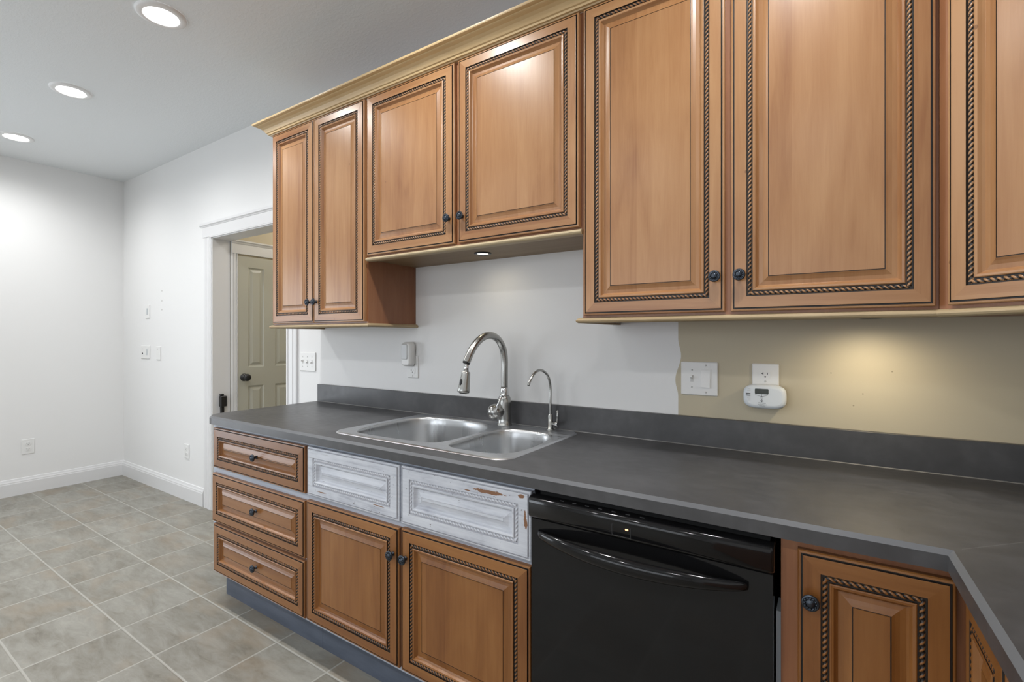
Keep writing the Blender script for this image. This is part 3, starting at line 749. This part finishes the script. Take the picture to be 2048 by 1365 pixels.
# diagonal corner cabinet
t_ = thing('wall_cabinet', (.48, 1.55, 1.345), 'angled corner wall cabinet at the right edge of the row', 'cabinet', 'wall cabinets above the worktop')
b = MB(); ring = [(.2155, D-.001), (.2155, UY), (.520, 1.1875), (.829, 1.1875), (.829, D-.001)]
for fpts in ([[(x, y, z) for x, y in ring] for z in (1.352,)]): b.poly(fpts[::-1], 0, (1, 0, 0))
b.poly([(x, y, 2.392) for x, y in ring], 0, (1, 0, 0))
for i in range(5):
    a, c = ring[i], ring[(i+1) % 5]; b.poly([(a[0], a[1], 1.352), (c[0], c[1], 1.352), (c[0], c[1], 2.392), (a[0], a[1], 2.392)][::1], 0, (0, 0, 1))
b.build('cabinet_body', M['wood_frame'], t_, fix=True)
q = math.sqrt(.5); dl = math.hypot(.3045, .3045)
front(t_, 'door', (.2155+q*.0285, UY-q*.0285, ZB), (q, -q, 0), (-q, -q, 0), dl-.057, ZT-ZB, M['wood_up'], M['glaze'], False, None)
b = MB(); zt, zb = 1.3610, 1.3435
pr = [(0, zt), (.008, zt), (.014, zt-.003), (.018, zt-.007), (.019, zt-.010), (.017, zt-.0145), (.012, zb), (-.018, zb), (-.018, zb+.006), (0, zb+.006)]
k_ = math.tan(PI/8)
b.loft([[(.2155-q_*k_*.0+(-q_)*0+.0002, UY-q_, z) if False else (.2155-q_*k_+.0003, UY-q_, z) for q_, z in pr], [(.520-q_*k_*0-q_*q, 1.1875-q_*q, z) for q_, z in pr]], 0, True, True, True, False)
for fi in range(len(b.F)): b.U[fi] = [((b.V[i][0]-b.V[i][1])*q, b.V[i][2]+(b.V[i][0]+b.V[i][1])*q) for i in b.F[fi]]
o = b.build('light_rail', M['oak'], t_, fix=True); o['label'] = 'bare oak strip along the bottom edge'
# crown moulding over the whole row
b = MB()
cr = [(0, 2.3925), (.0145, 2.3925), (.0165, 2.3965), (.0235, 2.3975), (.0255, 2.4040), (.0300, 2.4065), (.0345, 2.4130), (.0410, 2.4215), (.0505, 2.4290), (.0620, 2.4335), (.0655, 2.4355), (.0660, 2.4385), (.0725, 2.4395), (.0790, 2.4415), (.0805, 2.4450), (.0805, 2.4500), (.0, 2.4500)]
XL = -2.535
rings = [[(XL-q_, D-.001, z) for q_, z in cr], [(XL-q_, UY-q_, z) for q_, z in cr], [(.2155-q_*k_, UY-q_, z) for q_, z in cr], [(.520-q_*k_, 1.1875-q_, z) if False else (.520-q_*q, 1.1875-q_*q, z) for q_, z in cr]]
b.loft(rings, 0, True, True, True, False)
for fi in range(len(b.F)): b.U[fi] = [(b.V[i][0]-b.V[i][1]*.7, b.V[i][2]*1.2+b.V[i][1]*.6) for i in b.F[fi]]
tag(b.build('crown_moulding', M['maple'], fix=True), 'pale bare maple crown moulding along the top of the wall cabinets', 'moulding')

# ------------------------------------------------------------------ lamps
def can(x, label, y=.957, first=[None]):
    if first[0] is None:
        t_ = thing('ceiling_light', (x, y, H_), label, 'ceiling light', 'recessed ceiling lights')
        b = MB(); b.lathe((x, y, H_-.0005), (0, 0, -1), [(.098, 0), (.097, .005), (.090, .009), (.072, .011), (.068, .009), (.0665, .004)], 40, cap0=False, cap1=False); b.build('trim_ring', M['can_trim'], t_)
        b = MB(); b.lathe((x, y, H_-.004), (0, 0, -1), [(.0668, 0), (.064, .002), (.04, .0035), (0, .004)], 40, cap0=False); b.build('lens', M['can_on'], t_)
        l = bpy.data.lights.new('bulb', 'SPOT'); l.energy = CAN_POWER; l.color = (1, .995, .985); l.shadow_soft_size = .06; l.spot_size = 2.95; l.spot_blend = 1
        o = bpy.data.objects.new('bulb', l); COL.objects.link(o); link(o, t_, (x, y, H_-.03))
        first[0] = t_; return
    s = first[0]; t_ = s.copy(); COL.objects.link(t_); WORLD[t_.name] = Vector((x, y, H_)); t_.location = (x, y, H_); t_['label'] = label
    for ch in s.children:
        c = ch.copy(); COL.objects.link(c); c.parent = t_
can(-2.531, 'lit recessed ceiling light nearest the cabinets, largest of the row')
can(-3.753, 'lit recessed ceiling light in the middle of the row')
can(-4.952, 'lit recessed ceiling light farthest left, above the end wall')
for x in (-1.310, -.089): can(x, 'recessed ceiling light of the row, outside the view')
for x in (-3.753, -2.531, -1.310, -.089): can(x, 'recessed ceiling light of the row behind the camera', -.95)
def puck(x, y, z, label, en, mt):
    t_ = thing('puck_light', (x, y, z), label, 'puck light', 'puck lights under the wall cabinets')
    b = MB(); b.lathe((x, y, z), (0, 0, -1), [(.036, 0), (.036, .003), (.033, .005), (.026, .005), (.0255, .002)], 28, cap0=True, cap1=False); b.build('rim', M['iron'], t_)
    b = MB(); b.lathe((x, y, z-.0015), (0, 0, -1), [(.0258, 0), (.02, .001), (0, .0014)], 28, cap0=False); b.build('lens', M['puck_on'], t_)
    l = bpy.data.lights.new('bulb', 'SPOT'); l.energy = en; l.color = (1, .86, .62); l.shadow_soft_size = .02; l.spot_size = 3.05; l.spot_blend = 1
    o = bpy.data.objects.new('bulb', l); COL.objects.link(o); link(o, t_, (x, y, z-.012))
puck(-1.225, 1.640, 1.6518, 'small lit puck light under the short cabinet above the sink', PUCK_MID, 0)
puck(.095, 1.640, 1.3518, 'small lit puck light under the tall right cabinet shining on the tan wall', PUCK_RIGHT, 0)

# ------------------------------------------------------------------ plates, outlets and devices on the walls
def plate(parent, x0, x1, z0, z1, d=.006, y=D):
    b = MB(); b.box(x0, x1, y-d, y-.0003, z0, z1, bev=.0035); return b.build('cover_plate', M['white_plastic'], parent)
def screws(parent, pts, y):
    for x, z in pts:
        b = MB(); b.lathe((x, y, z), (0, -1, 0), [(.0032, 0), (.003, .0008), (0, .001)], 12); b.build('screw', M['screw'], parent)
def toggle(parent, x, z, up, y):
    b = MB(); b.box(x-.005, x+.005, y-.0012, y, z-.012, z+.012); b.build('switch_slot', M['screw'], parent)
    b = MB(); s = 1 if up else -1
    b.loft([[(x-.0042, y, z-.005), (x+.0042, y, z-.005), (x+.0042, y, z+.005), (x-.0042, y, z+.005)],
            [(x-.0034, y-.013, z-.003+s*.008), (x+.0034, y-.013, z-.003+s*.008), (x+.0034, y-.013, z+.003+s*.008), (x-.0034, y-.013, z+.003+s*.008)]], 0, True, False, True, False)
    b.build('toggle', M['white_plastic'], parent)
def rocker(parent, x, z, y):
    b = MB(); b.box(x-.0175, x+.0175, y-.0018, y, z-.034, z+.034); b.build('rocker_frame', M['white_plastic'], parent)
    b = MB(); b.loft([[(x-.0150, y-.0018, z-.031), (x+.0150, y-.0018, z-.031), (x+.0150, y-.0018, z+.031), (x-.0150, y-.0018, z+.031)],
                      [(x-.0145, y-.0065, z-.0305), (x+.0145, y-.0065, z-.0305), (x+.0145, y-.0025, z+.0305), (x-.0145, y-.0025, z+.0305)]], 0, True, False, True, False)
    b.build('rocker', M['white_plastic'], parent)
def receptacle(parent, x, z, y, square=False, t20=True):
    b = MB()
    pts = rrect(x-.017, x+.017, z-.0142, z+.0142, .003 if square else .0125, 6)
    b.loft([[(a, y, c) for a, c in pts], [(a, y-.0022, c) for a, c in pts]], 0, True, False, True, False); r = b.build('receptacle', M['white_plastic'], parent, fix=True)
    b = MB(); yy = y-.0026
    b.box(x-.0075, x-.0055, yy, yy+.001, z+.000, z+.008)
    if t20: b.box(x-.0115, x-.0055, yy, yy+.001, z+.0032, z+.0050)
    b.box(x+.0055, x+.0075, yy, yy+.001, z+.001, z+.0075)
    b.lathe((x, yy+.001, z-.0065), (0, -1, 0), [(.0026, 0), (.0026, .001)], 12); b.build('slots', M['slot'], r)
# three gang toggle switch
t_ = thing('light_switch', (-2.683, D, 1.146), 'white three gang toggle switch plate beside the doorway above the worktop', 'light switch')
pl = plate(t_, -2.764, -2.602, 1.088, 1.204)
for i, up in ((-1, True), (0, False), (1, False)):
    x = -2.683+i*.046; toggle(t_, x, 1.146, up, D-.006); screws(t_, ((x, 1.176), (x, 1.116)), D-.006)
# outlet with night light
t_ = thing('outlet', (-1.786, D, 1.146), 'white outlet with a night light plugged into its upper socket', 'outlet')
plate(t_, -1.824, -1.748, 1.087, 1.203); receptacle(t_, -1.786, 1.123, D-.006, True); receptacle(t_, -1.786, 1.166, D-.006, True); screws(t_, ((-1.786, 1.098),), D-.006)
t_ = thing('night_light', (-1.800, D-.03, 1.145), 'white plug-in night light with a frosted lens, in the outlet left of the faucet', 'night light')
b = MB()
def pad(b, x0, x1, z0, z1, r, ys, m=0, capend=True):
    rings = []
    for y, o in ys:
        rings.append([(a, y, c) for a, c in rrect(x0+o, x1-o, z0+o, z1-o, max(r-o, .002), 6)])
    b.loft(rings, m, True, True, capend, True)
pad(b, -1.832, -1.764, 1.147, 1.272, .020, ((D-.0085, .004), (D-.014, .0), (D-.034, .001), (D-.044, .005), (D-.048, .011)))
b.build('housing', M['white_plastic'], t_, fix=True)
b = MB(); pad(b, -1.824, -1.781, 1.183, 1.262, .008, ((D-.046, 0), (D-.0505, .001), (D-.052, .004))); b.build('lens', M['lens_white'], t_, fix=True)
# two gang switch
t_ = thing('light_switch', (-.3845, D, 1.149), 'white two gang switch with toggle and rocker at the tan paint edge', 'light switch')
plate(t_, -.447, -.322, 1.090, 1.209)
toggle(t_, -.409, 1.150, True, D-.006); screws(t_, ((-.409, 1.180), (-.409, 1.119)), D-.006); rocker(t_, -.362, 1.150, D-.006); screws(t_, ((-.362, 1.197), (-.362, 1.102)), D-.006)
# outlet + alarm
t_ = thing('outlet', (-.176, D, 1.15), 'white outlet on the tan wall above the carbon monoxide alarm', 'outlet')
plate(t_, -.216, -.136, 1.090, 1.209); receptacle(t_, -.176, 1.172, D-.006); receptacle(t_, -.176, 1.130, D-.006); screws(t_, ((-.176, 1.150),), D-.006)
AX, AZ = -.176, 1.1025
t_ = thing('carbon_monoxide_alarm', (AX, D-.03, 1.064), 'white oval carbon monoxide alarm plugged in on the tan wall', 'alarm')
def oval(o):
    pts = []
    for i in range(48):
        a = 2*PI*i/48; ca, sa = math.cos(a), math.sin(a)
        x = (.0630-o)*abs(ca)**.50*(1 if ca > 0 else -1); z = (.0395-o)*abs(sa)**.64*(1 if sa > 0 else -1)
        pts.append((AX+x, AZ+z))
    return pts
b = MB(); b.loft([[(x, y, z) for x, z in oval(o)] for y, o in ((D-.010, .006), (D-.012, .002), (D-.030, 0), (D-.036, .002), (D-.040, .006), (D-.0415, .012))], 0, True, True, True)
b.build('housing', M['bluish_plastic'], t_, fix=True)
YF = D-.0417
b = MB(); pad(b, AX-.0270, AX+.0130, AZ+.0085, AZ+.0260, .003, ((YF+.002, 0), (YF-.0003, 0))); b.build('display', M['lcd'], t_, fix=True)['label'] = 'dark display'
b = MB()
for zz in (AZ+.0085, AZ+.0030): b.box(AX-.0535, AX-.0400, YF-.0004, YF+.003, zz-.0014, zz+.0014)
b.build('sounder_slots', M['slot'], t_)
b = MB()
for k in (-3, -2, -1, 2, 3): 
    zz = AZ+.0058+k*.0062; b.box(AX-.0520+abs(k)*.0012, AX-.0395, YF-.0003, YF+.002, zz-.0006, zz+.0006)
b.build('vent_ribs', M['screw'], t_)
b = MB()
arc = [(AX-.0265+.0385*i/12, AZ+.0075-.0062*math.sin(PI*i/12)) for i in range(13)]
for i in range(12):
    (xa, za), (xb, zb_) = arc[i], arc[i+1]; b.poly([(xa, YF-.0005, za-.0004), (xb, YF-.0005, zb_-.0004), (xb, YF-.0005, zb_+.0004), (xa, YF-.0005, za+.0004)])
b.box(AX-.0078, AX-.0068, YF-.0006, YF, AZ+.0010, AZ+.0085); b.poly([(AX-.0100, YF-.0006, AZ+.0004), (AX-.0046, YF-.0006, AZ+.0004), (AX-.0073, YF-.0006, AZ+.0030)])
# diamond emblem
ex, ez = AX-.0065, AZ-.0130
for dx, dz in ((0, .0027), (.0027, 0), (0, -.0027), (-.0027, 0)): b.poly([(ex+dx-.0019, YF-.0005, ez+dz), (ex+dx, YF-.0005, ez+dz-.0019), (ex+dx+.0019, YF-.0005, ez+dz), (ex+dx, YF-.0005, ez+dz+.0019)])
b.build('dial_print', M['ink'], t_)
def text(parent, body, x, z, size, y=YF-.0006):
    cu = bpy.data.curves.new('print', 'FONT'); cu.body = body; cu.size = size; cu.align_x = 'CENTER'; cu.resolution_u = 2
    tmp = bpy.data.objects.new('print', cu); COL.objects.link(tmp)
    bpy.context.view_layer.update()
    me = bpy.data.meshes.new_from_object(tmp.evaluated_get(bpy.context.evaluated_depsgraph_get()))
    bpy.data.objects.remove(tmp)
    me.transform(Matrix.Rotation(PI/2, 4, 'X')); me.materials.clear(); me.materials.append(M['ink'])
    o = bpy.data.objects.new('printed_text', me); COL.objects.link(o); link(o, parent, (x, y, z)); return o
text(t_, 'TEST', AX-.0070, AZ-.0055, .0036)
text(t_, 'FIRST ALERT', AX-.0055, AZ-.0215, .0042)
text(t_, 'www.firstalert.com', AX-.0055, AZ-.0258, .0034)
text(t_, 'CO ALARM', AX-.0055, AZ-.0302, .0034)
# plates far left on the back wall
def simple_plate(name, x0, x1, z0, z1, label, cat, kind):
    cx, cz = (x0+x1)/2, (z0+z1)/2
    t_ = thing(name, (cx, D, cz), label, cat); plate(t_, x0, x1, z0, z1, .007)
    y = D-.007
    if kind == 'slot':
        b = MB(); b.box(cx-.006, cx+.006, y-.0012, y, cz-.028, cz+.028); b.build('slider', M['steel_grey'], t_)
    elif kind == 'both':
        b = MB(); b.box(cx+.040, cx+.051, y-.0012, y, cz-.026, cz+.026); b.build('slider', M['steel_grey'], t_)
        b = MB(); b.lathe((cx-.048, y, cz-.012), (0, -1, 0), [(.008, 0), (.008, .002)], 14); b.build('jack', M['slot'], t_)
        screws(t_, ((cx-.046, cz+.03),), y)
    elif kind == 'blank':
        b = MB(); b.lathe((cx-.012, y, cz+.036), (0, -1, 0), [(.006, 0), (.006, .002)], 14); b.build('screw', M['screw'], t_)
    elif kind == 'duplex':
        receptacle(t_, cx, cz+.021, y, t20=False); receptacle(t_, cx, cz-.021, y, t20=False)
    return t_
simple_plate('light_switch', -5.064, -4.978, 1.462, 1.582, 'single white slider switch plate, highest on the wall left of the doorway', 'light switch', 'slot')
simple_plate('light_switch', -5.160, -4.976, 1.106, 1.222, 'white two gang plate with a slider, below the single slider plate', 'light switch', 'both')
simple_plate('blank_plate', -4.838, -4.758, 1.102, 1.218, 'small white blank plate right of the two gang plate, left of the doorway', 'wall plate', 'blank')
simple_plate('outlet', -4.320, -4.240, .330, .444, 'low white outlet above the baseboard left of the doorway', 'outlet', 'duplex')
# outlet on the left wall
t_ = thing('outlet', (L_, 1.146, .388), 'low white outlet on the left end wall', 'outlet')
b = MB(); b.box(L_+.0003, L_+.006, 1.106, 1.186, .326, .450, bev=.0035); b.build('cover_plate', M['white_plastic'], t_)
for dz in (-.022, .022):
    b = MB(); pts = rrect(1.146-.017, 1.146+.017, .388+dz-.0145, .388+dz+.0145, .0125, 6)
    b.loft([[(L_+.006, a, c) for a, c in pts], [(L_+.0085, a, c) for a, c in pts]], 0, True, False, True, False); r = b.build('receptacle', M['white_plastic'], t_, fix=True)
    b = MB()
    for yy in (-.007, .0055): b.box(L_+.0084, L_+.009, 1.146+yy-.001, 1.146+yy+.0014, .388+dz-.001, .388+dz+.008)
    b.lathe((L_+.0084, 1.146, .388+dz-.0065), (1, 0, 0), [(.0026, 0), (.0026, .0006)], 12); b.build('slots', M['slot'], r)
